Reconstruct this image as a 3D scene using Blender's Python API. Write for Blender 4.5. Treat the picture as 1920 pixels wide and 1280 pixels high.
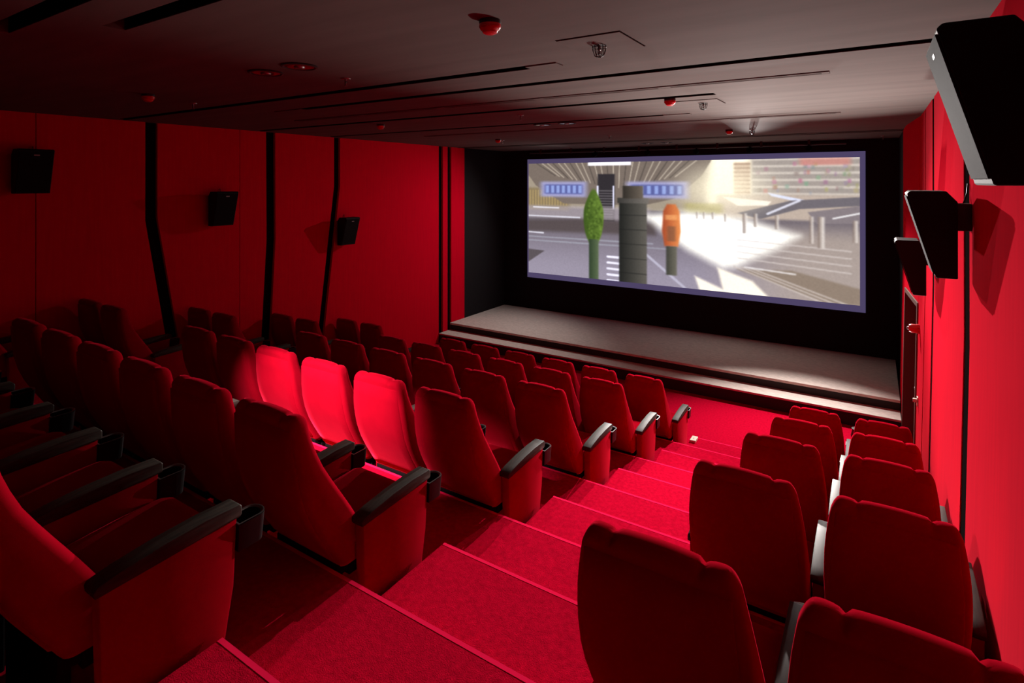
import bpy, bmesh, math, random
import numpy as np
from mathutils import Vector, Matrix

random.seed(7)
for o in list(bpy.data.objects):
    bpy.data.objects.remove(o)
SC = bpy.context.scene
COL = SC.collection

# ------------------------------------------------------------------ camera
EYE = 3.426
cam = bpy.data.cameras.new('camera')
cam.sensor_fit = 'HORIZONTAL'
cam.sensor_width = 36.0
cam.lens = 1056.3 / 1920 * 36.0
cam.shift_y = -(640 - 338.8) / 1920
cam.clip_start = 0.02
cam_ob = bpy.data.objects.new('camera', cam)
cam_ob.location = (0, 0, EYE)
cam_ob.rotation_euler = (math.radians(90.1), 0, math.radians(32.77))
COL.objects.link(cam_ob)
SC.camera = cam_ob

# ------------------------------------------------------------------ world / exposure
w = bpy.data.worlds.new('world')
SC.world = w
w.use_nodes = True
w.node_tree.nodes['Background'].inputs[0].default_value = (0, 0, 0, 1)
w.node_tree.nodes['Background'].inputs[1].default_value = 0.0
SC.view_settings.view_transform = 'Standard'
SC.view_settings.look = 'None'
SC.view_settings.exposure = 0.0
SC.view_settings.gamma = 1.0
SC.view_settings.use_curve_mapping = False

PICTURE_GAIN = 1.3        # light given off by the projected picture
WASH_WATTS = 3000.0        # added wash lights on the rail above the screen
UP_WATTS = 1900.0          # added, hidden floor uplights before the stage
SPOT_WATTS = 3600.0        # ceiling spotlight at the rear

# ------------------------------------------------------------------ room numbers (metres)
XL, XR = -7.80, 0.447
CEIL = 4.185
STAGE_Y, STAGE_Z = 9.62, 0.355
STEP_Y, STEP_Z = 9.25, 0.207
BACK_Y = 11.76
BLACK_Y = 10.13
ROW_D, ROW_H = 1.2387, 0.3263
NOSE1 = 6.693            # nose of the platform behind the front row
REAR_Y = -2.6
ROW6_FORWARD = .175      # the last row stands a little further from its riser
def nose(r): return NOSE1 - (r - 1) * ROW_D       # nose behind row r
def rowz(r): return (r - 1) * ROW_H               # floor under row r

# ------------------------------------------------------------------ helpers
def new_mesh(name, verts, faces, smooth=False):
    me = bpy.data.meshes.new(name)
    me.from_pydata([tuple(v) for v in verts], [], [tuple(f) for f in faces])
    me.update()
    if smooth:
        me.polygons.foreach_set('use_smooth', [True] * len(me.polygons))
    return me

class MB:
    """collects shapes into one mesh"""
    def __init__(s):
        s.v, s.f = [], []
    def add(s, verts, faces):
        b = len(s.v)
        s.v += [tuple(p) for p in verts]
        s.f += [tuple(b + i for i in f) for f in faces]
        return s
    def box(s, x0, x1, y0, y1, z0, z1):
        s.add([(x0, y0, z0), (x1, y0, z0), (x1, y1, z0), (x0, y1, z0), (x0, y0, z1), (x1, y0, z1), (x1, y1, z1), (x0, y1, z1)],
              [(0, 3, 2, 1), (4, 5, 6, 7), (0, 1, 5, 4), (1, 2, 6, 5), (2, 3, 7, 6), (3, 0, 4, 7)])
        return s
    def prism(s, poly, d, axis):
        """poly: 2-D outline, d: (lo, hi) along axis; axis 0 -> poly is (y,z); 1 -> (x,z); 2 -> (x,y)"""
        def P(p, t):
            if axis == 0: return (t, p[0], p[1])
            if axis == 1: return (p[0], t, p[1])
            return (p[0], p[1], t)
        n = len(poly)
        vs = [P(p, d[0]) for p in poly] + [P(p, d[1]) for p in poly]
        fs = [tuple(range(n - 1, -1, -1)), tuple(range(n, 2 * n))]
        fs += [(i, (i + 1) % n, n + (i + 1) % n, n + i) for i in range(n)]
        s.add(vs, fs)
        return s
    def lathe(s, prof, c=(0, 0, 0), n=20, axis=2):
        """prof: list of (r, h)"""
        vs, fs = [], []
        for r, h in prof:
            for i in range(n):
                a = 2 * math.pi * i / n
                p = (r * math.cos(a), r * math.sin(a), h)
                if axis == 1: p = (p[0], p[2], p[1])
                if axis == 0: p = (p[2], p[0], p[1])
                vs.append((c[0] + p[0], c[1] + p[1], c[2] + p[2]))
        m = len(prof)
        for j in range(m - 1):
            for i in range(n):
                k = (i + 1) % n
                fs.append((j * n + i, j * n + k, (j + 1) * n + k, (j + 1) * n + i))
        fs.append(tuple(range(n - 1, -1, -1)))
        fs.append(tuple((m - 1) * n + i for i in range(n)))
        s.add(vs, fs)
        return s
    def tube(s, pts, r, n=6):
        pts = [Vector(p) for p in pts]
        rings = []
        for i, p in enumerate(pts):
            d = (pts[min(i + 1, len(pts) - 1)] - pts[max(i - 1, 0)]).normalized()
            a = d.cross(Vector((0, 0, 1)))
            if a.length < 1e-3: a = d.cross(Vector((1, 0, 0)))
            a.normalize(); b = d.cross(a)
            rings.append([p + a * r * math.cos(2 * math.pi * k / n) + b * r * math.sin(2 * math.pi * k / n) for k in range(n)])
        vs = [v for rg in rings for v in rg]
        fs = []
        for i in range(len(rings) - 1):
            for k in range(n):
                q = (k + 1) % n
                fs.append((i * n + k, i * n + q, (i + 1) * n + q, (i + 1) * n + k))
        fs.append(tuple(range(n))); fs.append(tuple((len(rings) - 1) * n + k for k in range(n)))
        s.add(vs, fs)
        return s
    def mesh(s, name, smooth=False, bevel=0, seg=2, fix=True):
        me = new_mesh(name, s.v, s.f)
        bm = bmesh.new(); bm.from_mesh(me)
        if bevel:
            bmesh.ops.bevel(bm, geom=[e for e in bm.edges if e.calc_face_angle(0) > 0.3], offset=bevel, segments=seg, affect='EDGES', profile=0.5, clamp_overlap=True)
        if fix: bmesh.ops.recalc_face_normals(bm, faces=bm.faces)
        bm.to_mesh(me); bm.free()
        if smooth:
            me.polygons.foreach_set('use_smooth', [True] * len(me.polygons))
            me.set_sharp_from_angle(angle=math.radians(38))
        return me

def obj(name, me, mat=None, parent=None, loc=None, rot=None):
    if mat is not None and not me.materials: me.materials.append(mat)
    o = bpy.data.objects.new(name, me)
    COL.objects.link(o)
    if parent is not None: o.parent = parent
    if loc is not None: o.location = loc
    if rot is not None: o.rotation_euler = rot
    return o
def tag(o, label=None, cat=None, group=None, kind=None):
    if label: o['label'] = label
    if cat: o['category'] = cat
    if group: o['group'] = group
    if kind: o['kind'] = kind
    return o
def thing(name, label, cat, loc=(0, 0, 0), rot=(0, 0, 0), group=None):
    o = bpy.data.objects.new(name, None)
    o.empty_display_size = 0.1
    COL.objects.link(o)
    o.location = loc; o.rotation_euler = rot
    return tag(o, label, cat, group)
def structure(o, label, cat):
    return tag(o, label, cat, kind='structure')

# ------------------------------------------------------------------ materials
def mat(name, color, rough=0.8, spec=0.3, metal=0.0, sheen=0.0, sheen_tint=(1, 1, 1), noise=None, bump=None, stretch=None, emit=None, sheen_rough=0.4):
    """noise=(scale, amount of value change); bump=(scale, strength, distance)"""
    m = bpy.data.materials.new(name); m.use_nodes = True
    nt = m.node_tree; N = nt.nodes; L = nt.links
    b = N['Principled BSDF']
    b.inputs['Base Color'].default_value = (*color, 1)
    b.inputs['Roughness'].default_value = rough
    b.inputs['Specular IOR Level'].default_value = spec
    b.inputs['Metallic'].default_value = metal
    if sheen:
        b.inputs['Sheen Weight'].default_value = sheen
        b.inputs['Sheen Roughness'].default_value = sheen_rough
        b.inputs['Sheen Tint'].default_value = (*sheen_tint, 1)
    if emit:
        b.inputs['Emission Color'].default_value = (*emit[0], 1)
        b.inputs['Emission Strength'].default_value = emit[1]
    if noise or bump:
        tc = N.new('ShaderNodeTexCoord')
        mp = N.new('ShaderNodeMapping')
        if stretch: mp.inputs['Scale'].default_value = stretch
        L.new(tc.outputs['Object'], mp.inputs['Vector'])
    if noise:
        t = N.new('ShaderNodeTexNoise'); t.inputs['Scale'].default_value = noise[0]; t.inputs['Detail'].default_value = 5
        L.new(mp.outputs[0], t.inputs['Vector'])
        r = N.new('ShaderNodeMapRange'); r.inputs[1].default_value = 0.3; r.inputs[2].default_value = 0.7
        r.inputs[3].default_value = 1 - noise[1]; r.inputs[4].default_value = 1 + noise[1]
        L.new(t.outputs['Fac'], r.inputs[0])
        x = N.new('ShaderNodeMix'); x.data_type = 'RGBA'; x.blend_type = 'MULTIPLY'
        x.inputs[0].default_value = 1.0
        x.inputs[6].default_value = (*color, 1)
        L.new(r.outputs[0], x.inputs[7])
        L.new(x.outputs[2], b.inputs['Base Color'])
    if bump:
        t2 = N.new('ShaderNodeTexNoise'); t2.inputs['Scale'].default_value = bump[0]; t2.inputs['Detail'].default_value = 4
        L.new(mp.outputs[0], t2.inputs['Vector'])
        bp = N.new('ShaderNodeBump'); bp.inputs['Strength'].default_value = bump[1]; bp.inputs['Distance'].default_value = bump[2]
        L.new(t2.outputs['Fac'], bp.inputs['Height'])
        L.new(bp.outputs[0], b.inputs['Normal'])
    return m

RED = (0.50, 0.004, 0.022)
M = {
    'velvet':   mat('red_velvet', (0.26, 0.0012, 0.008), 0.9, 0.0, sheen=0.35, sheen_tint=(1, 0.02, 0.06), noise=(9, 0.06)),
    'carpet':   mat('red_carpet', (0.42, 0.002, 0.020), 0.95, 0.0, sheen=0.02, sheen_tint=(1, 0.1, 0.2), noise=(38, 0.18), bump=(240, 0.35, 0.006)),
    'wall':     mat('red_wall_fabric', (0.60, 0.0018, 0.018), 0.85, 0.0, sheen=0.06, sheen_tint=(1, 0.2, 0.25), noise=(5, 0.05), stretch=(1, 6, 0.4)),
    'edge_highlight':   mat('step_edge_highlight', (0.85, 0.010, 0.07), 0.95, 0.0),  # brighter than the carpet: the highlight along the step edges is painted in
    'black':    mat('black_wall', (0.012, 0.011, 0.012), 0.9, 0.1),
    'lampblack': mat('lamp_black', (0.003, 0.003, 0.003), 0.9, 0.02),
    'gap':      mat('black_joint', (0.008, 0.006, 0.006), 1.0, 0.0),
    'ceiling':  mat('brown_grey_ceiling', (0.12, 0.105, 0.096), 0.85, 0.1, noise=(2.2, 0.10), stretch=(0.35, 3.0, 1)),
    'stage':    mat('stage_carpet', (0.58, 0.50, 0.45), 0.95, 0.1, noise=(30, 0.15), bump=(90, 0.3, 0.006), stretch=(0.5, 1.5, 1)),
    'riser':    mat('stage_riser', (0.035, 0.03, 0.03), 0.9, 0.1),
    'plastic':  mat('black_plastic', (0.004, 0.004, 0.004), 0.45, 0.2),
    'speaker':  mat('speaker_black', (0.006, 0.006, 0.006), 0.6, 0.15),
    'grille':   mat('speaker_grille', (0.011, 0.010, 0.010), 0.85, 0.04, bump=(400, 0.3, 0.002)),
    'wood':     mat('dark_lacquered_wood', (0.034, 0.027, 0.021), 0.55, 0.14, noise=(14, 0.3), stretch=(6, 0.7, 6)),
    'metal':    mat('grey_metal', (0.30, 0.29, 0.28), 0.4, 0.5, metal=1.0),
    'steel':    mat('dark_steel', (0.03, 0.03, 0.03), 0.5, 0.4),
    'alarm':    mat('red_plastic', (0.55, 0.006, 0.012), 0.3, 0.5),
    'beige':    mat('beige_plastic', (0.62, 0.55, 0.45), 0.5, 0.3),
    'ink':      mat('grey_print', (0.30, 0.27, 0.24), 0.7, 0.2),
    'door':     mat('dark_door', (0.035, 0.012, 0.012), 0.6, 0.3),
    'frame':    mat('door_frame_metal', (0.14, 0.08, 0.065), 0.6, 0.1),
    'white':    mat('white_print', (0.3, 0.3, 0.3), 0.5, 0.3),
    'redlens':  mat('dark_reflector', (0.25, 0.16, 0.16), 0.18, 0.5, metal=1.0),
}

# ================================================================== SETTING
# ---- floor and the raked platforms
fl = MB()
fl.box(XL - .3, XR + .3, NOSE1, BACK_Y + .2, -.2, 0)
floor = obj('floor', fl.mesh('floor'), M['carpet'])
structure(floor, 'bright red carpet floor in front of the stage', 'floor')
for r in range(1, 7):
    z1 = rowz(r + 1)
    y0 = nose(r + 1) if r < 6 else REAR_Y - .2
    b = MB().box(XL - .2, XR + .2, y0, nose(r), z1 - ROW_H - .05, z1)
    p = obj('carpet_platform', b.mesh('carpet_platform'), M['carpet'], floor)
    e = MB().box(XL - .15, XR + .15, nose(r) - .012, nose(r) + .008, z1 - .014, z1 + .001)
    obj('step_edge', e.mesh('step_edge'), M['edge_highlight'], p)
def half_steps(x0, x1):
    for r in range(1, 7):
        y1 = nose(r) + .630
        z1 = rowz(r) + ROW_H / 2
        b = MB().box(x0, x1, nose(r), y1, rowz(r) - .01, z1)
        p = obj('aisle_step', b.mesh('aisle_step'), M['carpet'], floor)
        e = MB().box(x0, x1, y1 - .012, y1 + .008, z1 - .014, z1 + .001)
        obj('step_edge', e.mesh('step_edge'), M['edge_highlight'], p)
half_steps(-1.965, -0.93)
half_steps(-6.56, -5.62)

# ---- ceiling with real slots
SLOTS = [(-3.72, -1.2, 0.925, 1.030), (-3.16, -1.0, 1.225, 1.325),   # x0, x1, y0, y1
         (XL, -1.89, 3.150, 3.260), (-5.10, XR - .03, 3.715, 3.825),
         (XL, -1.16, 4.975, 5.095), (XL, -2.0, 6.285, 6.405)]
cl = MB()
ys = sorted(set([REAR_Y - .2, BACK_Y + .2] + [s[2] for s in SLOTS] + [s[3] for s in SLOTS]))
T = .10
for a, b in zip(ys[:-1], ys[1:]):
    s = [q for q in SLOTS if q[2] <= a + 1e-6 and q[3] >= b - 1e-6]
    if not s:
        cl.box(XL - .2, XR + .2, a, b, CEIL, CEIL + T)
    else:
        x0, x1 = s[0][0], s[0][1]
        if x0 > XL - .19: cl.box(XL - .2, x0, a, b, CEIL, CEIL + T)
        cl.box(x1, XR + .2, a, b, CEIL, CEIL + T)
ceiling = obj('ceiling', cl.mesh('ceiling'), M['ceiling'])
structure(ceiling, 'brown grey ceiling with long dark slots', 'ceiling')
obj('slot_backing', MB().box(XL - .2, XR + .2, REAR_Y - .2, BACK_Y + .2, CEIL + T, CEIL + T + .05).mesh('slot_backing'), M['gap'], ceiling)
for x0, x1, y0, y1 in SLOTS:  # black plates added so the slot sides look fully shaded
    ln = MB().box(x0, x1, y0, y0 + .004, CEIL + .004, CEIL + T).box(x0, x1, y1 - .004, y1, CEIL + .004, CEIL + T)
    obj('slot_shade', ln.mesh('slot_shade'), M['gap'], ceiling)
# small cover plates at slot ends
def cover_plate(x0, x1, y0, y1):
    p = obj('cover_plate', MB().box(x0, x1, y0, y1, CEIL - .008, CEIL + .002).mesh('cover_plate', bevel=.002), M['ceiling'], ceiling)
cover_plate(-1.93, -1.70, 3.155, 3.255)
cover_plate(-5.45, -5.02, 3.725, 3.815)
cover_plate(-2.02, -1.72, 6.30, 6.39)
# two fine joints in front of the stage
for i, y in enumerate((9.90, 10.10)):
    t = obj('trim_%d' % (i + 1), MB().box(XL, XR - .05, y - .012, y + .012, CEIL - .006, CEIL).mesh('trim'), M['gap'])
    structure(t, ('thin dark ceiling joint nearer the seats' if i == 0 else 'thin dark ceiling joint nearer the screen'), 'trim')

# ---- left wall: black backing, red fabric panels between slanted black strips
wl = obj('wall_left', MB().box(XL - .12, XL - .045, REAR_Y, BACK_Y, -.1, CEIL + .05).mesh('wall_left'), M['gap'])
structure(wl, 'red fabric panel wall on the left with black slanted strips', 'wall')
# boundaries: list of (left edge polyline, right edge polyline) as [(y,z) top->bottom]
Z0 = -.05
def vline(y): return [(y, CEIL), (y, Z0)]
strips = [
    ([(2.385, CEIL), (2.385, Z0)], [(2.393, CEIL), (2.393, Z0)]),
    ([(3.50, CEIL), (3.50, 2.93), (3.98, Z0 + .0)], [(3.645, CEIL), (3.645, 2.97), (4.13, Z0)]),
    ([(4.765, CEIL), (4.765, Z0)], [(4.773, CEIL), (4.773, Z0)]),
    ([(5.19, CEIL), (5.20, 2.55), (5.05, Z0)], [(5.345, CEIL), (5.355, 2.55), (5.21, Z0)]),
    ([(6.475, CEIL), (6.475, 3.35), (6.02, Z0)], [(6.605, CEIL), (6.605, 3.35), (6.15, Z0)]),
    ([(9.235, CEIL), (9.235, Z0)], [(9.375, CEIL), (9.375, Z0)]),
    ([(9.53, CEIL), (9.53, Z0)], [(9.66, CEIL), (9.66, Z0)]),
]
left_edge = vline(REAR_Y)
def wall_panel(parent, name, le, re, xf, thick, m):
    """le / re polylines (y,z) top->bottom; xf(y,z) gives the front face x; thick signed to the back"""
    poly = le + re[::-1]
    n = len(poly)
    vs = [(xf(y, z), y, z) for y, z in poly] + [(xf(y, z) + thick, y, z) for y, z in poly]
    fs = [tuple(range(n)), tuple(range(2 * n - 1, n - 1, -1))] + [(i, n + i, n + (i + 1) % n, (i + 1) % n) for i in range(n)]
    me = MB().add(vs, fs).mesh(name)
    return obj(name, me, m, parent)
for a, b in strips:
    wall_panel(wl, 'fabric_panel', left_edge, a, lambda y, z: XL, -.05, M['wall'])
    left_edge = b
wall_panel(wl, 'fabric_panel', left_edge, vline(BLACK_Y), lambda y, z: XL, -.05, M['wall'])
obj('stage_side_panel', MB().box(XL - .045, XL, BLACK_Y, BACK_Y, -.05, CEIL).mesh('stage_side_panel'), M['black'], wl)

# ---- right wall
def xr(y, z):
    b = XR
    if y > 8.0: b = XR + (0.355 - XR) * min(1, (y - 8.0) / 1.3)
    return b - .02 * max(0, 2.5 - z)
wr = obj('wall_right', MB().box(XR + .10, XR + .2, REAR_Y, BACK_Y, -.1, CEIL + .05).mesh('wall_right'), M['gap'])
structure(wr, 'bright red fabric panel wall on the right beside the seats', 'wall')
def rv(y): return [(y, CEIL), (y, 2.5), (y, Z0)]
DO0, DO1, DOZ = 8.16, 9.19, 1.95
cuts = [(REAR_Y, 2.50), (2.515, 4.045), (4.29, 6.27), (6.45, 7.24), (7.32, 8.00), (8.0, DO0 - .05)]
for a, b in cuts:
    wall_panel(wr, 'fabric_panel', rv(a), rv(b), xr, .08, M['wall'])
for a, b in ((4.045, 4.29), (6.27, 6.45), (7.24, 7.32)):
    wall_panel(wr, 'black_strip', rv(a), rv(b), lambda y, z: xr(y, z) + .006, .07, M['gap'])
wall_panel(wr, 'fabric_panel', [(DO0 - .05, CEIL), (DO0 - .05, DOZ + .06)], [(DO1 + .05, CEIL), (DO1 + .05, DOZ + .06)], xr, .08, M['wall'])
wall_panel(wr, 'fabric_panel', rv(DO1 + .05), rv(9.66), xr, .08, M['wall'])
wall_panel(wr, 'fabric_panel', rv(9.68), rv(BLACK_Y), xr, .08, M['wall'])
obj('joint_backing', MB().box(XR + .03, XR + .10, REAR_Y, 8.0, -.05, CEIL).mesh('joint_backing'), M['gap'], wr)
obj('stage_side_panel', MB().box(.355, XR + .1, BLACK_Y, BACK_Y, -.05, CEIL).mesh('stage_side_panel'), M['black'], wr)

# door beside the stage
dr = obj('door_1', MB().box(XR + .01, XR + .06, DO0, DO1, 0, DOZ).mesh('door_1', bevel=.004), M['door'])
structure(dr, 'dark door in the red wall beside the stage', 'door')
fr = MB()
for y in (DO0 - .05, DO1):
    fr.add([(xr(y, 0) - .012, y, 0), (XR + .09, y, 0), (XR + .09, y + .05, 0), (xr(y + .05, 0) - .012, y + .05, 0),
            (xr(y, DOZ) - .012, y, DOZ + .06), (XR + .09, y, DOZ + .06), (XR + .09, y + .05, DOZ + .06), (xr(y + .05, DOZ) - .012, y + .05, DOZ + .06)],
           [(0, 3, 2, 1), (4, 5, 6, 7), (0, 1, 5, 4), (1, 2, 6, 5), (2, 3, 7, 6), (3, 0, 4, 7)])
fr.add([(xr(DO0, DOZ) - .012, DO0, DOZ), (XR + .09, DO0, DOZ), (XR + .09, DO1, DOZ), (xr(DO1, DOZ) - .012, DO1, DOZ),
        (xr(DO0, DOZ) - .012, DO0, DOZ + .06), (XR + .09, DO0, DOZ + .06), (XR + .09, DO1, DOZ + .06), (xr(DO1, DOZ) - .012, DO1, DOZ + .06)],
       [(0, 3, 2, 1), (4, 5, 6, 7), (0, 1, 5, 4), (1, 2, 6, 5), (2, 3, 7, 6), (3, 0, 4, 7)])
obj('door_frame', fr.mesh('door_frame', bevel=.003), M['frame'], dr)
hd = MB().box(XR - .03, XR + .02, DO0 + .05, DO0 + .07, .93, .97).box(XR - .05, XR - .03, DO0 + .05, DO0 + .17, .94, .96)
obj('door_handle', hd.mesh('door_handle', bevel=.004), M['metal'], dr)

# back wall and rear wall
wb = obj('wall_back', MB().box(XL - .1, XR + .2, BACK_Y, BACK_Y + .1, -.1, CEIL + .05).mesh('wall_back'), M['black'])
structure(wb, 'black wall behind the projection screen', 'wall')
wk = obj('wall_rear', MB().box(XL - .1, XR + .2, REAR_Y - .1, REAR_Y, -.1, CEIL + .05).mesh('wall_rear'), M['black'])
structure(wk, 'dark wall at the rear behind the last row', 'wall')

# ---- stage
stage = thing('stage', 'low grey carpeted stage with one dark step under the screen', 'stage', (0, 0, 0))
XS = .30
obj('stage_top', MB().box(XL + .004, XS, STAGE_Y - .012, BACK_Y - .006, STAGE_Z - .04, STAGE_Z).mesh('stage_top', bevel=.006), M['stage'], stage)
obj('front_riser', MB().box(XL + .004, XS, STAGE_Y, STAGE_Y + .05, STEP_Z, STAGE_Z - .04).mesh('front_riser'), M['riser'], stage)
obj('step_tread', MB().box(XL + .004, XS, STEP_Y - .012, STAGE_Y + .05, STEP_Z - .03, STEP_Z).mesh('step_tread', bevel=.005), M['stage'], stage)
obj('step_riser', MB().box(XL + .004, XS, STEP_Y, STEP_Y + .05, 0, STEP_Z - .03).mesh('step_riser'), M['riser'], stage)

# ================================================================== SCREEN
SX0, SX1, SZ0, SZ1, SY = -7.10, -0.1355, 1.114, 3.968, 11.72
def emit_mat(name, color=None, strength=1.0, attr=None):
    m = bpy.data.materials.new(name); m.use_nodes = True
    nt = m.node_tree; nt.nodes.clear()
    out = nt.nodes.new('ShaderNodeOutputMaterial'); e = nt.nodes.new('ShaderNodeEmission')
    nt.links.new(e.outputs[0], out.inputs[0])
    e.inputs[1].default_value = strength
    if attr:
        a = nt.nodes.new('ShaderNodeAttribute'); a.attribute_name = attr
        nt.links.new(a.outputs['Color'], e.inputs[0])
    else: e.inputs[0].default_value = (*color, 1)
    return m
screen = thing('projection_screen', 'wide lit projection screen showing a sunlit plaza above the stage', 'screen', ((SX0 + SX1) / 2, SY, SZ0))
W, HT = SX1 - SX0, SZ1 - SZ0
obj('screen_surface', MB().box(-W / 2, W / 2, 0, .03, 0, HT).mesh('screen_surface', bevel=.004), emit_mat('lavender_screen_margin', (.075, .056, .13), 1.0), screen)

def picture(nx, ny):
    """a plain sunny plaza: canopy on the left, low sun, round tower, glossy paving. u 0..1 left-right, v 0..1 top-bottom"""
    v, u = np.mgrid[0:ny, 0:nx].astype(float)
    u = (u + .5) / nx; v = (v + .5) / ny
    rng = np.random.default_rng(3)
    S = lambda x: np.clip(x, 0, 1) ** 2 * (3 - 2 * np.clip(x, 0, 1))
    img = np.zeros((ny, nx, 3))
    def C(*c): return np.array(c) / 255.
    def put(mask, col, a=1.0):
        m = (np.clip(mask, 0, 1) * a)[..., None]
        img[:] = img * (1 - m) + np.asarray(col) * m
    def box(x0, x1, y0, y1, s=.006): return S((u - x0) / s + .5) * S((x1 - u) / s + .5) * S((v - y0) / s + .5) * S((y1 - v) / s + .5)
    def seg(x0, y0, x1, y1, wd, s=.004):
        A = 2.4; px, py = u * A, v; ax, ay, bx, by = x0 * A, y0, x1 * A, y1
        t = np.clip(((px - ax) * (bx - ax) + (py - ay) * (by - ay)) / ((bx - ax) ** 2 + (by - ay) ** 2), 0, 1)
        d = np.hypot(px - ax - t * (bx - ax), py - ay - t * (by - ay))
        return S((wd - d) / s + .5)
    def poly(pts, s=.006):
        m = np.ones_like(u) * 1e9
        # even-odd with soft edge approximated by distance to edges
        inside = np.zeros_like(u, bool); dist = np.ones_like(u) * 9
        A = 2.4
        n = len(pts)
        for i in range(n):
            x0, y0 = pts[i]; x1, y1 = pts[(i + 1) % n]
            c = ((y0 > v) != (y1 > v)) & (u < (x1 - x0) * (v - y0) / ((y1 - y0) or 1e-9) + x0)
            inside ^= c
            t = np.clip(((u - x0) * (x1 - x0) * A * A + (v - y0) * (y1 - y0)) / (((x1 - x0) * A) ** 2 + (y1 - y0) ** 2 + 1e-12), 0, 1)
            dist = np.minimum(dist, np.hypot((u - x0 - t * (x1 - x0)) * A, v - y0 - t * (y1 - y0)))
        sd = np.where(inside, dist, -dist)
        return S(sd / s + .5)
    # ground
    img[:] = C(118, 112, 128)
    g = S((v - .38) / .6)[..., None]
    img[:] = C(96, 88, 96) * (1 - g) + C(142, 134, 150) * g
    # right side ground, warm
    put(S((u - .55) / .35) * S((v - .4) / .2), C(160, 146, 138), .9)
    # backdrop
    put(box(-.1, 1.1, -.1, .40, .02), C(150, 138, 122))
    put(box(.62, .74, -.1, .36, .05), C(255, 246, 224))
    put(box(-.1, .16, .22, .42, .03), C(128, 112, 84))
    for k in range(14): put(box(.005 + k * .011, .009 + k * .011, .24, .38, .004), C(196, 168, 110), .5)
    # tower on the right with rings
    put(box(.74, 1.1, -.1, .27, .01), C(152, 142, 136))
    for k in range(6):
        put(box(.74, 1.1, -.005 + k * .05, .012 + k * .05, .008), C(206, 196, 186), .7)
    for k in range(46):
        x = .75 + .25 * rng.random(); y = .25 * rng.random()
        put(box(x, x + .004 + .008 * rng.random(), y, y + .03, .006), C(*(C(110, 96, 92) * 255 + rng.random(3) * 70)), .6)
    put(box(.86, .98, .0, .05, .02), C(205, 120, 110), .6)
    put(box(.69, .735, .02, .3, .01), C(178, 150, 128), .8)
    for k in range(8): put(box(.69, .735, .03 + k * .03, .04 + k * .03, .005), C(120, 92, 76), .6)
    # low roofs and parked silver shapes on the right
    put(box(.64, 1.1, .26, .44, .03), C(176, 160, 148))
    put(poly([(.66, .28), (.79, .31), (.78, .34), (.70, .345)]), C(236, 226, 214))
    put(poly([(.78, .245), (.90, .31), (.885, .325), (.79, .27)]), C(206, 210, 232))
    put(poly([(.70, .40), (.84, .30), (1.0, .27), (1.0, .33), (.86, .36), (.76, .44)]), C(104, 98, 104))
    put(poly([(.88, .38), (1.0, .33), (1.0, .45), (.90, .46)]), C(124, 114, 118))
    put(seg(.78, .40, .86, .30, .008), C(225, 225, 240), .8)
    put(seg(.94, .42, 1.0, .38, .005), C(255, 255, 255), .8)
    put(box(.55, .66, .33, .41, .03), C(150, 140, 84), .8)
    # canopy building on the left
    put(poly([(-.05, -.05), (.64, -.05), (.60, .12), (.52, .30), (.42, .36), (.14, .36), (.03, .20)]), C(112, 100, 92))
    for k in range(26):
        x = .02 + k * .023
        dx = (x - .33) * -.28
        put(seg(x, -.02, x + dx, .22 - abs(x - .33) * .35, .004), C(206, 194, 176) if k % 3 else C(64, 58, 54), .65)
    put(box(.23, .38, -.02, .028, .008), C(250, 246, 255))
    for (x0, x1) in ((.05, .225), (.365, .56)):
        put(box(x0, x1, .165, .30, .03), C(150, 148, 186))
        put(box(x0 + .015, x1 - .015, .19, .275, .02), C(84, 90, 146))
        for k in range(7):
            xa = x0 + .02 + k * (x1 - x0 - .04) / 6.5
            put(box(xa, xa + .012, .20, .265, .006), C(158, 178, 232), .7)
    # doorway with stairs between
    put(box(.265, .325, .10, .50, .008), C(46, 42, 46))
    for k in range(12): put(box(.270, .320, .24 + k * .022, .247 + k * .022, .004), C(118, 112, 116), .8)
    put(box(.262, .268, .20, .40, .004), C(225, 225, 250)); put(box(.318, .323, .20, .40, .004), C(225, 225, 250))
    # shade under the canopy, light bands on the paving
    put(box(-.1, .44, .38, .49, .03), C(160, 150, 156), .7)
    put(poly([(-.05, .52), (.2, .49), (.46, .50), (.46, .60), (-.05, .62)], .05), C(76, 66, 66), .85)
    for (x0, x1, y, c) in ((.0, .2, .475, 220), (.0, .06, .625, 235), (.0, .45, .665, 150), (.0, .5, .70, 148), (.02, .12, .395, 225)):
        put(seg(x0, y, x1, y + .004, .006), C(c, c, min(255, c + 12)), .8)
    put(poly([(-.02, .78), (.065, .79), (.0, .90), (-.02, .92)]), C(70, 62, 64), .8)
    for k in range(5): put(seg(.30, .80 + k * .05, .39, .805 + k * .05, .009), C(238, 236, 255), .9)
    # sun glare on the paving
    put(poly([(.42, .44), (.56, .40), (.72, .44), (.86, .55), (.80, .66), (.74, .74), (.70, .80), (.66, .82), (.56, .70), (.50, .60)], .10), C(255, 252, 244))
    put(poly([(.50, .45), (.66, .43), (.80, .56), (.72, .70), (.66, .74), (.54, .58)], .06), C(255, 255, 255))
    put(S((.30 - np.hypot((u - .66) * 1.5, v - .22)) / .3), C(255, 244, 214), .75)
    put(poly([(.60, 1.05), (.58, .90), (.66, .98), (.645, .82), (.74, .90), (.80, 1.05)], .03), C(250, 240, 222))
    put(seg(.43, .76, .56, 1.02, .010), C(176, 172, 190), .9)
    for k in range(4): put(seg(.70, .60 + k * .045, .98, .64 + k * .05, .005), C(196, 186, 182), .7)
    put(poly([(.70, .82), (.84, .80), (1.02, .90), (1.02, 1.0), (.92, 1.0)], .02), C(128, 112, 98), .85)
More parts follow.
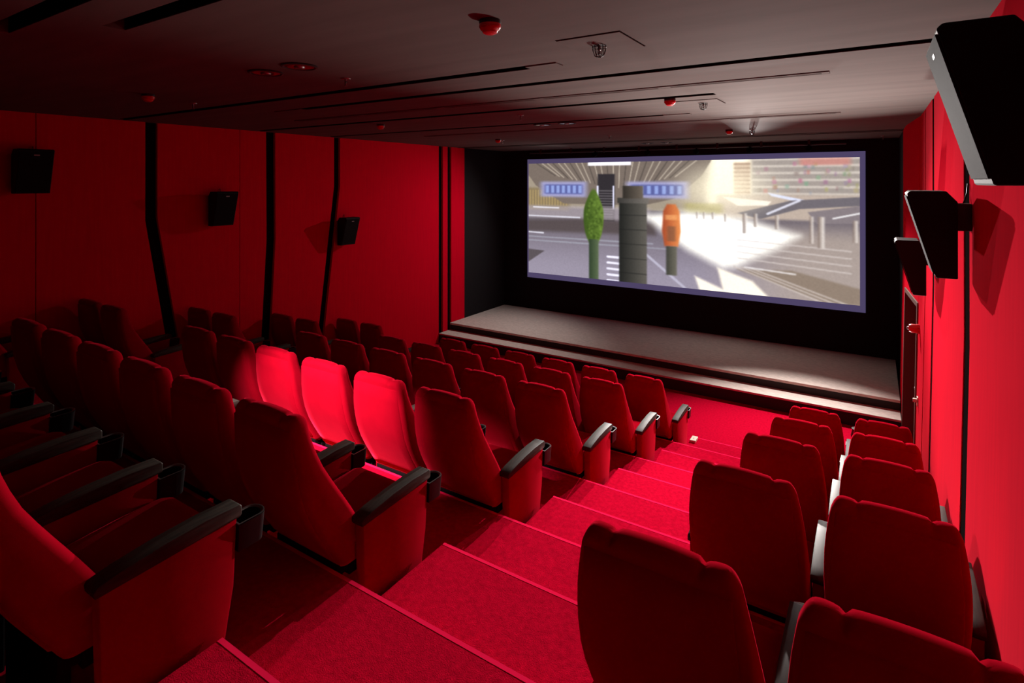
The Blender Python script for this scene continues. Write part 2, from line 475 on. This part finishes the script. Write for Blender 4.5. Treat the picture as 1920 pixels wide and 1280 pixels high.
    for k in range(3): put(seg(.69 + .02 * k, .80, .93 + .03 * k, 1.02, .006), C(190, 178, 172), .7)
    put(seg(.72, .80, .85, .825, .006), C(220, 215, 215), .8)
    # three plain upright things on the plaza: clipped shrub, dark stone pillar, orange post
    sh = np.clip((u - .21) / .08, 0, 1)[..., None]
    def puts(mask, c0, c1, x0, x1):
        t = np.clip((u - x0) / (x1 - x0), 0, 1)[..., None]
        m = np.clip(mask, 0, 1)[..., None]
        img[:] = img * (1 - m) + (C(*c0) * (1 - t) + C(*c1) * t) * m
    e = np.hypot((u - .250) / (.036 - .012 * S((.42 - v) / .2)), (v - .47) / .24)
    puts(S((1 - e) / .15 + .5), (56, 78, 28), (96, 122, 48), .215, .29)
    for k in range(90):
        a_ = rng.random() * 6.28; q = math.sqrt(rng.random()) * .9
        x = .250 + .031 * q * math.cos(a_); y = .47 + .22 * q * math.sin(a_)
        put(box(x, x + .007, y, y + .02, .008), C(112, 140, 58) if k % 2 else C(44, 62, 22), .45)
    puts(box(.234, .268, .66, 1.02, .006), (44, 58, 40), (84, 98, 70), .234, .268)
    puts(box(.340, .432, .34, 1.05, .006), (34, 34, 32), (88, 84, 78), .345, .43)
    puts(box(.334, .438, .30, .345, .006), (50, 48, 46), (110, 104, 98), .33, .44)
    puts(box(.352, .420, .20, .305, .008), (44, 40, 36), (98, 88, 78), .352, .42)
    for k in range(5): put(box(.340, .432, .44 + .12 * k, .446 + .12 * k, .005), C(26, 26, 26), .6)
    puts(poly([(.484, .40), (.496, .345), (.522, .345), (.534, .40), (.538, .56), (.530, .68), (.488, .68), (.480, .56)], .02), (150, 66, 40), (216, 132, 74), .48, .538)
    put(box(.490, .528, .43, .47, .015), C(232, 168, 108), .6); put(box(.496, .522, .52, .64, .015), C(104, 74, 58), .6)
    puts(box(.493, .526, .68, .91, .008), (54, 54, 48), (104, 100, 88), .49, .528)
    for (x, y0, y1, w_) in ((.585, .40, .455, .004), (.605, .40, .455, .004), (.63, .40, .455, .005), (.665, .41, .47, .005), (.715, .40, .55, .010), (.745, .40, .50, .008), (.80, .41, .51, .008), (.885, .41, .60, .008), (.905, .41, .63, .014), (.985, .43, .58, .010)):
        puts(box(x, x + w_, y0, y1, .008), (120, 104, 96), (226, 218, 212), x, x + w_)
    # fine mottling
    img *= 0.96 + .08 * rng.random((ny, nx, 1))
    for ax in (0, 1):
        p = np.pad(img, [(1, 1) if a == ax else (0, 0) for a in (0, 1, 2)], mode='edge')
        n_ = img.shape[ax]
        img = .25 * p.take(range(0, n_), ax) + .5 * p.take(range(1, n_ + 1), ax) + .25 * p.take(range(2, n_ + 2), ax)
    img = np.clip(img, 0, 1)
    return np.where(img <= .04045, img / 12.92, ((img + .055) / 1.055) ** 2.4)

NX, NY = 500, 206
PX0, PX1, PZ0, PZ1 = -W / 2 + .04, W / 2 - .085, .12, HT - .105
xs = np.linspace(PX0, PX1, NX + 1); zs = np.linspace(PZ1, PZ0, NY + 1)
gx, gz = np.meshgrid(xs, zs)
vv = np.stack([gx.ravel(), np.full(gx.size, -.004), gz.ravel()], 1)
ii = np.arange(NX * NY); rr, cc = ii // NX, ii % NX
a0 = rr * (NX + 1) + cc
ff = np.stack([a0, a0 + NX + 1, a0 + NX + 2, a0 + 1], 1)
pm = bpy.data.meshes.new('picture')
pm.from_pydata(vv.tolist(), [], ff.tolist()); pm.update()
at = pm.attributes.new('picture_color', 'FLOAT_COLOR', 'FACE')
img = picture(NX, NY).reshape(-1, 3)
at.data.foreach_set('color', np.concatenate([img, np.ones((len(img), 1))], 1).astype(np.float32).ravel())
obj('projected_picture', pm, emit_mat('projected_light', strength=PICTURE_GAIN, attr='picture_color'), screen)

# ================================================================== SEATS
def lerp_tab(tab, z):
    for (a, va), (b, vb) in zip(tab[:-1], tab[1:]):
        if z <= b:
            t = (z - a) / (b - a)
            return va + (vb - va) * t
    return tab[-1][1]
WT = [(.335, .250), (.45, .254), (.62, .257), (.74, .257), (.84, .253), (.93, .245), (1.01, .234), (1.08, .223), (1.12, .215)]
YR = [(.335, .030), (.42, -.020), (.50, -.070), (.60, -.125), (.70, -.165), (.80, -.190), (.90, -.205), (1.0, -.213), (1.12, -.222)]
YF = [(.335, .200), (.45, .165), (.55, .118), (.65, .055), (.75, -.010), (.85, -.068), (.93, -.100), (1.0, -.118), (1.12, -.138)]
def lobe(a):
    a = abs(a)
    v = 0.0
    if a < .54: v += .006 * (1 - (a / .54) ** 2) + .004
    v -= .010 * math.exp(-((a - .57) / .045) ** 2)
    if a > .57: v += .004 * math.exp(-((a - .78) / .12) ** 2)
    if a > .86: v -= .022 * ((a - .86) / .14) ** 2
    return v
def backrest_mesh():
    r = .034
    def ring(z, shrink, flat=False):
        wv = lerp_tab(WT, z) - shrink * .8
        y0, y1 = lerp_tab(YR, z) + shrink, lerp_tab(YF, z) - shrink
        if flat: y0 = y1 = (y0 + y1) / 2
        rr_ = min(r, (y1 - y0) / 2 * .98)
        k = max(0, min(1, (z - .86) / .22)); k = k * k
        pts = []
        NXs = 26
        xs_ = [-(wv - rr_) + 2 * (wv - rr_) * i / NXs for i in range(NXs + 1)]
        for x in xs_: pts.append((x, y0))
        for i in range(1, 5):
            a = math.pi / 2 * i / 5; pts.append((wv - rr_ + rr_ * math.sin(a), y0 + rr_ - rr_ * math.cos(a)))
        pts.append((wv, y0 + rr_)); pts.append((wv, y1 - rr_))
        for i in range(1, 5):
            a = math.pi / 2 * i / 5; pts.append((wv - rr_ + rr_ * math.cos(a), y1 - rr_ + rr_ * math.sin(a)))
        for x in reversed(xs_): pts.append((x, y1))
        for i in range(1, 5):
            a = math.pi / 2 * i / 5; pts.append((-wv + rr_ - rr_ * math.sin(a), y1 - rr_ + rr_ * math.cos(a)))
        pts.append((-wv, y1 - rr_)); pts.append((-wv, y0 + rr_))
        for i in range(1, 5):
            a = math.pi / 2 * i / 5; pts.append((-wv + rr_ - rr_ * math.cos(a), y0 + rr_ - rr_ * math.sin(a)))
        out = []
        w0 = lerp_tab(WT, 1.08)
        for x, y in pts:
            a = abs(x) / w0
            crease = .003 * math.exp(-((a - .57) / .035) ** 2) * k
            yy = y + (crease if y < (y0 + y1) / 2 else -crease * 1.5)
            out.append((x, yy, z + lobe(min(1, a)) * k))
        return out
    rings = []
    zl = [.335, .36, .40, .46, .54, .62, .70, .78, .84, .90, .95, 1.0, 1.035, 1.06]
    for z in zl: rings.append(ring(z, 0))
    R2 = .034; zt = 1.092
    for i in range(1, 6):
        a = math.pi / 2 * i / 5
        rings.append(ring(zt - R2 + R2 * math.sin(a), R2 * (1 - math.cos(a))))
    rings.append(ring(zt + .001, R2, True))
    rings.insert(0, ring(.335, 0, True))
    n = len(rings[0]); vs = [p for rg in rings for p in rg]; fs = []
    for j in range(len(rings) - 1):
        for i in range(n):
            k = (i + 1) % n
            fs.append((j * n + i, j * n + k, (j + 1) * n + k, (j + 1) * n + i))
    me = new_mesh('backrest', vs, fs)
    bm = bmesh.new(); bm.from_mesh(me)
    bmesh.ops.remove_doubles(bm, verts=bm.verts, dist=.0006)
    bmesh.ops.recalc_face_normals(bm, faces=bm.faces)
    bm.to_mesh(me); bm.free()
    me.polygons.foreach_set('use_smooth', [True] * len(me.polygons))
    return me
def rear_panel_mesh():
    nz, nx = 14, 12
    vs, fs = [], []
    for j in range(nz + 1):
        z = .37 + (1.045 - .37) * j / nz
        wv = lerp_tab(WT, z) - .026
        for i in range(nx + 1):
            s = -1 + 2 * i / nx
            edge = (i in (0, nx)) or (j in (0, nz))
            inner = (i in (1, nx - 1)) or (j in (1, nz - 1))
            x = wv * s
            if i == 1: x = -wv + .006
            if i == nx - 1: x = wv - .006
            zz = z
            if j == 1: zz = .376
            if j == nz - 1: zz = 1.039
            vs.append((x, lerp_tab(YR, zz) + (.004 if edge else -.007), zz))
    for j in range(nz):
        for i in range(nx):
            a = j * (nx + 1) + i
            fs.append((a, a + 1, a + nx + 2, a + nx + 1))
    return new_mesh('rear_panel', vs, fs, smooth=True)
def cushion_mesh():
    b = MB().prism([(.13, .345), (.53, .325), (.580, .345), (.600, .395), (.585, .435), (.53, .455), (.35, .445), (.13, .425)], (-.243, .243), 0)
    return b.mesh('seat_cushion', smooth=True, bevel=.022, seg=3)
def frame_mesh():
    b = MB().box(-.24, .24, .08, .50, .27, .335).box(-.22, .22, .02, .06, .0, .34).box(-.23, .23, .02, .12, .29, .345)
    return b.mesh('seat_frame', bevel=.006)
def arm_mesh():
    b = MB().prism([(.105, .035), (.480, .035), (.528, .30), (.540, .548), (.092, .530)], (-.030, .030), 0)
    return b.mesh('armrest_panel', smooth=True, bevel=.010, seg=2)
def foot_mesh():
    return MB().box(-.026, .026, .13, .47, 0, .036).mesh('floor_foot')
def cap_mesh():
    b = MB().prism([(.080, .522), (.30, .532), (.546, .544), (.554, .552), (.554, .584), (.545, .592), (.42, .594), (.28, .586), (.15, .570), (.085, .556), (.076, .544)], (-.037, .037), 0)
    return b.mesh('armrest_cap', smooth=True, bevel=.005, seg=2)
def holder_outline(r, y0, y1):
    pts = [(-r, y0)]
    pts += [(-r, y1)]
    for i in range(1, 8):
        a = math.pi * i / 8
        pts.append((-r * math.cos(a), y1 + r * .75 * math.sin(a)))
    pts += [(r, y1), (r, y0)]
    return pts
def holder_mesh(z0, z1, t, bottom=True):
    o = holder_outline(.046, .536, .624); i_ = holder_outline(.046 - t, .536 + t, .624)
    n = len(o); vs = []
    for p in o: vs.append((p[0] * .9, .536 + (p[1] - .536) * .92, z0))
    for p in o: vs.append((p[0], p[1], z1))
    for p in i_: vs.append((p[0], p[1], z1))
    for p in i_: vs.append((p[0] * .9, .536 + (p[1] - .536) * .92, z0 + (t if bottom else 0)))
    fs = []
    for k in range(3):
        for i in range(n):
            q = (i + 1) % n
            fs.append((k * n + i, k * n + q, (k + 1) * n + q, (k + 1) * n + i))
    if bottom:
        fs.append(tuple(range(n - 1, -1, -1))); fs.append(tuple(3 * n + i for i in range(n)))
    else:
        for i in range(n):
            q = (i + 1) % n
            fs.append((3 * n + i, 3 * n + q, q, i))
    return MB().add(vs, fs).mesh('cup_holder', smooth=True)

ME = dict(back=backrest_mesh(), panel=rear_panel_mesh(), cush=cushion_mesh(), frame=frame_mesh(), arm=arm_mesh(), foot=foot_mesh(), cap=cap_mesh(),
          cup=holder_mesh(.420, .520, .005), rim=holder_mesh(.520, .5240, .006, False))
MT = dict(back='velvet', panel='velvet', cush='velvet', frame='gap', arm='velvet', foot='gap', cap='wood', cup='plastic', rim='metal')
for k, me in ME.items(): me.materials.append(M[MT[k]])
PITCH = .584
def link(name, me, parent, loc=(0, 0, 0)):
    o = bpy.data.objects.new(name, me); COL.objects.link(o); o.parent = parent; o.location = loc
    return o
def seat(x, r, label, group, arms):
    t = thing('cinema_seat', label, 'seat', (x, nose(r) + (ROW6_FORWARD if r == 6 else 0), rowz(r)), group=group)
    b = link('backrest', ME['back'], t); link('rear_panel', ME['panel'], b)
    link('seat_cushion', ME['cush'], t); link('seat_frame', ME['frame'], t)
    for s in arms:
        a = link('armrest', ME['arm'], t, (s * PITCH / 2, 0, 0))
        link('armrest_cap', ME['cap'], a); link('floor_foot', ME['foot'], a)
        link('cup_holder', ME['cup'], a); link('cup_rim', ME['rim'], a)
    return t
ORD = ['', 'front', 'second', 'third', 'fourth', 'fifth', 'sixth']
NTH = ['first', 'second', 'third', 'fourth', 'fifth', 'sixth']
XC, XRB, XWL = -2.32, -.518, -6.945
for r in range(1, 7):
    for i in range(6):
        if i == 0: lab = 'red velvet seat of the centre block, %s row from stage, beside the right aisle steps' % ORD[r]
        elif i == 5: lab = 'red velvet seat of the centre block, %s row from stage, farthest left' % ORD[r]
        else: lab = 'red velvet seat of the centre block, %s row from stage, %s from right aisle' % (ORD[r], NTH[i])
        seat(XC - i * PITCH, r, lab.replace('front row from stage', 'front row'), 'centre block seats', (1, -1) if i == 5 else (1,))
for r in range(1, 6):
    for i, x in enumerate((XWL, XWL - PITCH)):
        lab = 'red velvet seat %s, left wall pair, %s row from stage' % ('on the aisle side' if i == 0 else 'against the left wall', ORD[r])
        seat(x, r, lab.replace('front row from stage', 'front row'), 'left wall pairs of seats', (1,) if i else (1,))
for r in range(1, 6):
    for i, x in enumerate((XRB, XRB + PITCH)):
        lab = 'red velvet seat %s, right wall pair, %s row from stage' % ('on the stair aisle side' if i == 0 else 'next to the right wall', ORD[r])
        seat(x, r, lab.replace('front row from stage', 'front row'), 'right wall pairs of seats', (-1, 1) if i == 0 else (1,))

# little beige row marker on the floor by the front row
pl = thing('row_marker', 'small beige marker plate on the first aisle step beside the front row armrest', 'marker', (-1.92, nose(1) + .53, rowz(1) + ROW_H / 2))
obj('marker_body', MB().box(-.035, .035, -.07, .07, 0, .03).mesh('marker_body', bevel=.004), M['beige'], pl)
obj('marker_print', MB().box(-.008, -.002, -.03, .02, .03, .0308).box(-.002, .010, -.005, .0, .03, .0308).box(-.002, .010, -.03, -.025, .03, .0308).mesh('marker_print'), M['ink'], pl)

# ================================================================== SPEAKERS
def speaker(side, y, z, label, wd=.31):
    """wall loudspeaker: deep top, shallow bottom, facing down into the room. side +1 right wall, -1 left wall"""
    xw = (xr(y, z) if side > 0 else XL)
    t = thing('wall_speaker', label, 'loudspeaker', (xw, y, z), group='wall loudspeakers')
    s = -side
    h = .475
    body = MB().prism([(s * .07, 0), (s * .165, 0), (s * .295, h - .015), (s * .28, h), (s * .12, h), (s * .07, h - .06)], (-wd / 2, wd / 2), 1)
    b = obj('cabinet', body.mesh('cabinet', bevel=.006), M['speaker'], t)
    # front grille lies on the sloping face
    x0, z0, x1, z1 = s * .171, .02, s * .292, h - .03
    dx = s * .006
    g = MB().add([(x0, -wd / 2 + .006, z0), (x0, wd / 2 - .006, z0), (x1, wd / 2 - .006, z1), (x1, -wd / 2 + .006, z1),
                  (x0 + dx, -wd / 2 + .012, z0), (x0 + dx, wd / 2 - .012, z0), (x1 + dx, wd / 2 - .012, z1), (x1 + dx, -wd / 2 + .012, z1)],
                 [(0, 1, 2, 3), (4, 7, 6, 5), (0, 4, 5, 1), (1, 5, 6, 2), (2, 6, 7, 3), (3, 7, 4, 0)])
    obj('front_grille', g.mesh('front_grille'), M['grille'], b)
    xb = x1 - s * .006
    lx0, lz0 = x0 + (x1 - x0) * .90 + dx * 1.2, z0 + (z1 - z0) * .90
    lx1, lz1 = x0 + (x1 - x0) * .93 + dx * 1.2, z0 + (z1 - z0) * .93
    obj('name_badge', MB().add([(lx0, -.025, lz0), (lx0, .025, lz0), (lx1, .025, lz1), (lx1, -.025, lz1)], [(0, 1, 2, 3)]).mesh('name_badge', fix=False), M['white'], b)
    for q in (-1, 1):
        for (fx, fz) in ((x0, z0), (x1, z1)):
            pass
    br = MB().box(min(0, s * .08), max(0, s * .08), -.06, .06, h - .22, h - .07)
    obj('wall_bracket', br.mesh('wall_bracket', bevel=.004), M['steel'], t)
    cb = MB().tube([(s * .10, .02, h - .03), (s * .06, .03, h - .09), (s * .03, .04, h - .08), (s * .012, .05, h - .02), (s * .006, .05, h + .04)], .004)
    obj('cable', cb.mesh('cable', smooth=True), M['plastic'], t)
    return t
speaker(1, 2.24, 3.415, 'large black wall speaker at top right, nearest the camera', .36)
speaker(1, 4.0, 2.90, 'black wall speaker on the right wall, middle of three')
speaker(1, 6.2, 2.435, 'black wall speaker on the right wall, nearest the stage')
speaker(-1, 2.31, 3.30, 'black wall speaker on the left wall, at the far left edge')
speaker(-1, 4.42, 2.815, 'black wall speaker on the left wall, middle of three')
speaker(-1, 6.64, 2.34, 'black wall speaker on the left wall, nearest the stage')

# ================================================================== CEILING FITTINGS
def detector(x, y, label):
    t = thing('smoke_detector', label, 'smoke detector', (x, y, CEIL), group='red smoke detectors')
    obj('base', MB().lathe([(.050, 0), (.052, -.010), (.050, -.022)], n=20).mesh('base', smooth=True), M['steel'], t)
    obj('red_head', MB().lathe([(.051, -.020), (.052, -.034), (.045, -.046), (.037, -.052), (.034, -.060), (.022, -.066)], n=20).mesh('red_head', smooth=True), M['alarm'], t)
    return t
detector(-1.52, 2.17, 'large red smoke detector on the ceiling nearest the camera')
detector(-5.30, 2.40, 'red smoke detector on the dark ceiling at upper left')
detector(-1.57, 5.10, 'red smoke detector beside the end of a ceiling slot, right of centre')
detector(-5.50, 5.33, 'red smoke detector above the left wall, left of centre')
detector(-1.79, 8.65, 'red smoke detector on the ceiling above the right half of the screen')
detector(-5.65, 8.32, 'red smoke detector near the ceiling corner above the left screen edge')
def sprinkler(x, y, label, cage):
    t = thing('fire_sprinkler', label, 'sprinkler', (x, y, CEIL), group='ceiling fire sprinklers')
    obj('rosette', MB().lathe([(.036, 0), (.034, -.006), (.012, -.009)], n=16).mesh('rosette', smooth=True), M['metal'] if not cage else M['steel'], t)
    hd = MB().lathe([(.008, -.006), (.008, -.030), (.004, -.034), (.004, -.052), (.014, -.053), (.014, -.056)], n=10)
    for s in (-1, 1): hd.tube([(s * .009, 0, -.02), (s * .013, 0, -.035), (s * .005, 0, -.052)], .002, 5)
    obj('sprinkler_head', hd.mesh('sprinkler_head', smooth=True), M['metal'], t)
    if cage:
        cg = MB()
        for k in range(10):
            a = 2 * math.pi * k / 10; c, s = math.cos(a), math.sin(a)
            cg.tube([(.038 * c, .038 * s, -.004), (.036 * c, .036 * s, -.035), (.026 * c, .026 * s, -.062), (.010 * c, .010 * s, -.070)], .0020, 5)
        for rr_, z in ((.037, -.018), (.012, -.070)):
            cg.tube([(rr_ * math.cos(2 * math.pi * k / 16), rr_ * math.sin(2 * math.pi * k / 16), z) for k in range(17)], .0020, 5)
        obj('wire_cage', cg.mesh('wire_cage', smooth=True), M['steel'], t)
    return t
sprinkler(-1.28, 2.88, 'caged sprinkler in the square hatch nearest the camera', True)
sprinkler(-1.38, 5.53, 'caged sprinkler in the hatch right of a red detector', True)
sprinkler(-1.52, 8.9, 'small caged sprinkler above the right half of the screen', True)
sprinkler(-3.27, 2.82, 'shiny bare sprinkler beside the two downlights at upper left', False)
sprinkler(-5.54, 2.91, 'dim bare sprinkler close to the left wall', False)
sprinkler(-3.39, 5.45, 'bare sprinkler in mid ceiling between two long slots', False)
sprinkler(-3.69, 8.7, 'bare sprinkler above the centre of the screen', False)
sprinkler(-5.75, 8.6, 'tiny bare sprinkler by the far left red detector', False)
sprinkler(.12, 11.2, 'tiny bare sprinkler in the corner right of the screen', False)

def hatch(x, y, wx, wy, label):
    t = thing('ceiling_hatch', label, 'hatch', (x, y, CEIL), group='ceiling access hatches')
    obj('shadow_gap', MB().box(-wx / 2 - .005, wx / 2 + .005, -wy / 2 - .005, wy / 2 + .005, -.0015, 0).mesh('shadow_gap'), M['gap'], t)
    obj('hatch_panel', MB().box(-wx / 2, wx / 2, -wy / 2, wy / 2, -.006, -.001).mesh('hatch_panel', bevel=.001), M['ceiling'], t)
hatch(-1.26, 2.86, .36, .37, 'square ceiling hatch nearest the camera')
hatch(-1.42, 5.50, .42, .36, 'square ceiling hatch beside the middle red detector')
def downlight(x, y, label):
    t = thing('ceiling_downlight', label, 'downlight', (x, y, CEIL), group='round ceiling downlights')
    ring = MB(); n = 28
    prof = [(.115, 0), (.116, -.008), (.104, -.011), (.095, -.006), (.093, -.0005)]
    obj('trim_ring', MB().lathe(prof, n=n).mesh('trim_ring', smooth=True), M['steel'], t)
    obj('reflector', MB().lathe([(.094, -.0062), (.080, -.0090), (.04, -.0075)], n=n).mesh('reflector', smooth=True), M['redlens'], t)
    obj('lamp_lens', MB().lathe([(.036, -.0072), (.030, -.016), (.014, -.019)], n=16).mesh('lamp_lens', smooth=True), M['metal'], t)
downlight(-3.55, 2.36, 'round unlit downlight, left one of the pair nearest the camera')
downlight(-3.17, 2.35, 'round unlit downlight, right one of the pair nearest the camera')
downlight(-3.72, 6.52, 'round unlit downlight, left one of the mid ceiling pair')
downlight(-3.35, 6.52, 'round unlit downlight, right one of the mid ceiling pair')
downlight(-3.75, 10.75, 'round unlit downlight, left one of the pair by the screen')
downlight(-3.37, 10.75, 'round unlit downlight, right one of the pair by the screen')

def diffuser(x0, x1, y, n, label):
    t = thing('air_diffuser', label, 'air diffuser', (x0, y, CEIL), group='linear air diffusers')
    L = (x1 - x0) / n; wd = .085
    for k in range(n):
        a, b = k * L, (k + 1) * L
        fr_ = MB().box(a, b, -wd / 2, -wd / 2 + .012, -.008, 0).box(a, b, wd / 2 - .012, wd / 2, -.008, 0)
        fr_.box(a, a + .05, -wd / 2 + .012, wd / 2 - .012, -.007, 0).box(b - .05, b, -wd / 2 + .012, wd / 2 - .012, -.007, 0)
        f = obj('diffuser_frame', fr_.mesh('diffuser_frame', bevel=.0015), M['ceiling'], t)
        obj('air_gap', MB().box(a + .05, b - .05, -wd / 2 + .012, wd / 2 - .012, -.001, 0).mesh('air_gap'), M['gap'], f)
        for j in range(3):
            yy = -wd / 2 + .012 + (j + .6) * (wd - .024) / 3.2
            obj('slat', MB().box(a + .05, b - .05, yy - .004, yy + .004, -.007, -.001).mesh('slat'), M['ceiling'], f)
diffuser(-6.05, -.26, 4.45, 5, 'slatted air diffuser line between the two nearer long slots')
diffuser(-6.30, -.31, 7.12, 5, 'slatted air diffuser line nearer the screen')

# alarm sounder on the right wall beside the door
t = thing('alarm_sounder', 'small red alarm sounder on the red wall before the door', 'alarm', (xr(7.95, 1.74), 7.95, 1.74))
obj('sounder_base', MB().lathe([(.055, 0), (.055, -.03)], n=18, axis=0).mesh('sounder_base', smooth=True), M['alarm'], t)
obj('sounder_horn', MB().lathe([(.050, -.03), (.052, -.075), (.040, -.10), (.018, -.105)], n=18, axis=0).mesh('sounder_horn', smooth=True), M['alarm'], t)
obj('sounder_lens', MB().lathe([(.020, -.104), (.016, -.118), (.006, -.122)], n=12, axis=0).mesh('sounder_lens', smooth=True), M['white'], t)
t = thing('wall_switch', 'small pale switch on the red wall just before the door', 'switch', (xr(7.92, .92), 7.92, .92))
obj('switch_plate', MB().box(-.012, 0, -.035, .035, -.05, .05).mesh('switch_plate', bevel=.003), M['beige'], t)
obj('switch_knob', MB().box(-.05, -.010, -.015, .015, -.012, .028).mesh('switch_knob', bevel=.004), M['beige'], t)

# ================================================================== RAIL ABOVE THE SCREEN, WITH ADDED WASH LIGHTS
RAIL_Y, RAIL_Z = 11.50, 4.10
rail = thing('lighting_rail', 'thin black rail under the ceiling above the screen', 'rail', (0, RAIL_Y, RAIL_Z))
obj('rail_bar', MB().tube([(-6.9, 0, 0), (-.42, 0, 0)], .016, 8).mesh('rail_bar', smooth=True), M['steel'], rail)
for x in np.arange(-6.6, -.5, .80):
    c = obj('rail_clamp', MB().box(-.02, .02, -.02, .02, -.025, CEIL - RAIL_Z).mesh('rail_clamp', bevel=.003), M['steel'], rail, loc=(float(x), 0, 0))
def aim(lo, target):
    """turn a lamp so that its -Z axis looks at a world point"""
    bpy.context.view_layer.update()
    p = lo.matrix_world.translation
    q = (Vector(target) - p).to_track_quat('-Z', 'Y')
    if lo.parent: q = lo.parent.matrix_world.to_quaternion().inverted() @ q
    lo.rotation_mode = 'QUATERNION'; lo.rotation_quaternion = q
def lamp(parent, loc, watts, cone, blend, target, radius=.05, color=(1, .92, .88)):
    L = bpy.data.lights.new('lamp_light', 'SPOT')
    L.energy = watts; L.spot_size = math.radians(cone); L.spot_blend = blend; L.shadow_soft_size = radius; L.color = color
    lo = bpy.data.objects.new('lamp_light', L); COL.objects.link(lo); lo.parent = parent; lo.location = loc
    aim(lo, target)
    return lo
WASH = [(-5.2, 'leftmost', .11, (-7.2, 8.0, 1.0), 105), (-4.0, 'second from left', .42, (-3.6, 4.2, 1.0), 50), (-3.0, 'middle', 1.0, (-1.7, 3.2, 1.1), 46),
        (-2.0, 'second from right', 1.9, (-.25, 3.2, 1.6), 42), (-1.0, 'rightmost', .9, (-.9, 6.8, .1), 64)]
for x, word, k, tg, cone in WASH:  # lamps added to light the room as if from the screen
    t = thing('added_wash_light', 'small black added wash light on the rail above the screen, %s' % word, 'lamp', (x, RAIL_Y - .03, RAIL_Z - .07), group='added wash lights on the rail')
    obj('housing', MB().lathe([(.045, .04), (.050, .03), (.050, -.05), (.044, -.052)], n=16, axis=1).mesh('housing', smooth=True), M['lampblack'], t)
    obj('yoke', MB().box(-.006, .006, -.012, .030, .045, .075).mesh('yoke'), M['lampblack'], t)
    lamp(t, (0, -.09, 0), WASH_WATTS * k, cone, 1.0, tg, radius=.02)

# added floor uplights, out of sight behind the front rows, to brighten the ceiling
for x, word, k, tg in [(-.85, 'before the right wall seats', 1.0, (-.6, 4.4, CEIL)), (-.2, 'nearest the door', .8, (-.7, 6.0, CEIL))]:
    t = thing('added_floor_uplight', 'small black added uplight on the red floor %s' % word, 'lamp', (x, 8.85, 0), group='added floor uplights')
    obj('lamp_body', MB().lathe([(.07, 0), (.075, .02), (.06, .09), (.065, .12), (.058, .121)], n=18).mesh('lamp_body', smooth=True), M['steel'], t)
    lamp(t, (0, 0, .14), UP_WATTS * k, 50, 1.0, tg)

# ceiling spotlight at the rear that grazes the backs of the fourth row
t = thing('ceiling_spotlight', 'small black spotlight under the rear ceiling, off the top left', 'lamp', (-3.2, .45, CEIL))
obj('lamp_stem', MB().lathe([(.04, 0), (.04, -.012), (.012, -.016), (.012, -.06)], n=14).mesh('lamp_stem', smooth=True), M['steel'], t)
obj('lamp_head', MB().lathe([(.04, -.05), (.045, -.06), (.045, -.13), (.040, -.131)], n=16).mesh('lamp_head', smooth=True), M['steel'], t)
sp = lamp(t, (0, 0, -.14), SPOT_WATTS, 22, 1.0, (-3.5, 2.87, 1.68), radius=.03, color=(1, .85, .9))
sp.scale = (1.9, .8, 1)
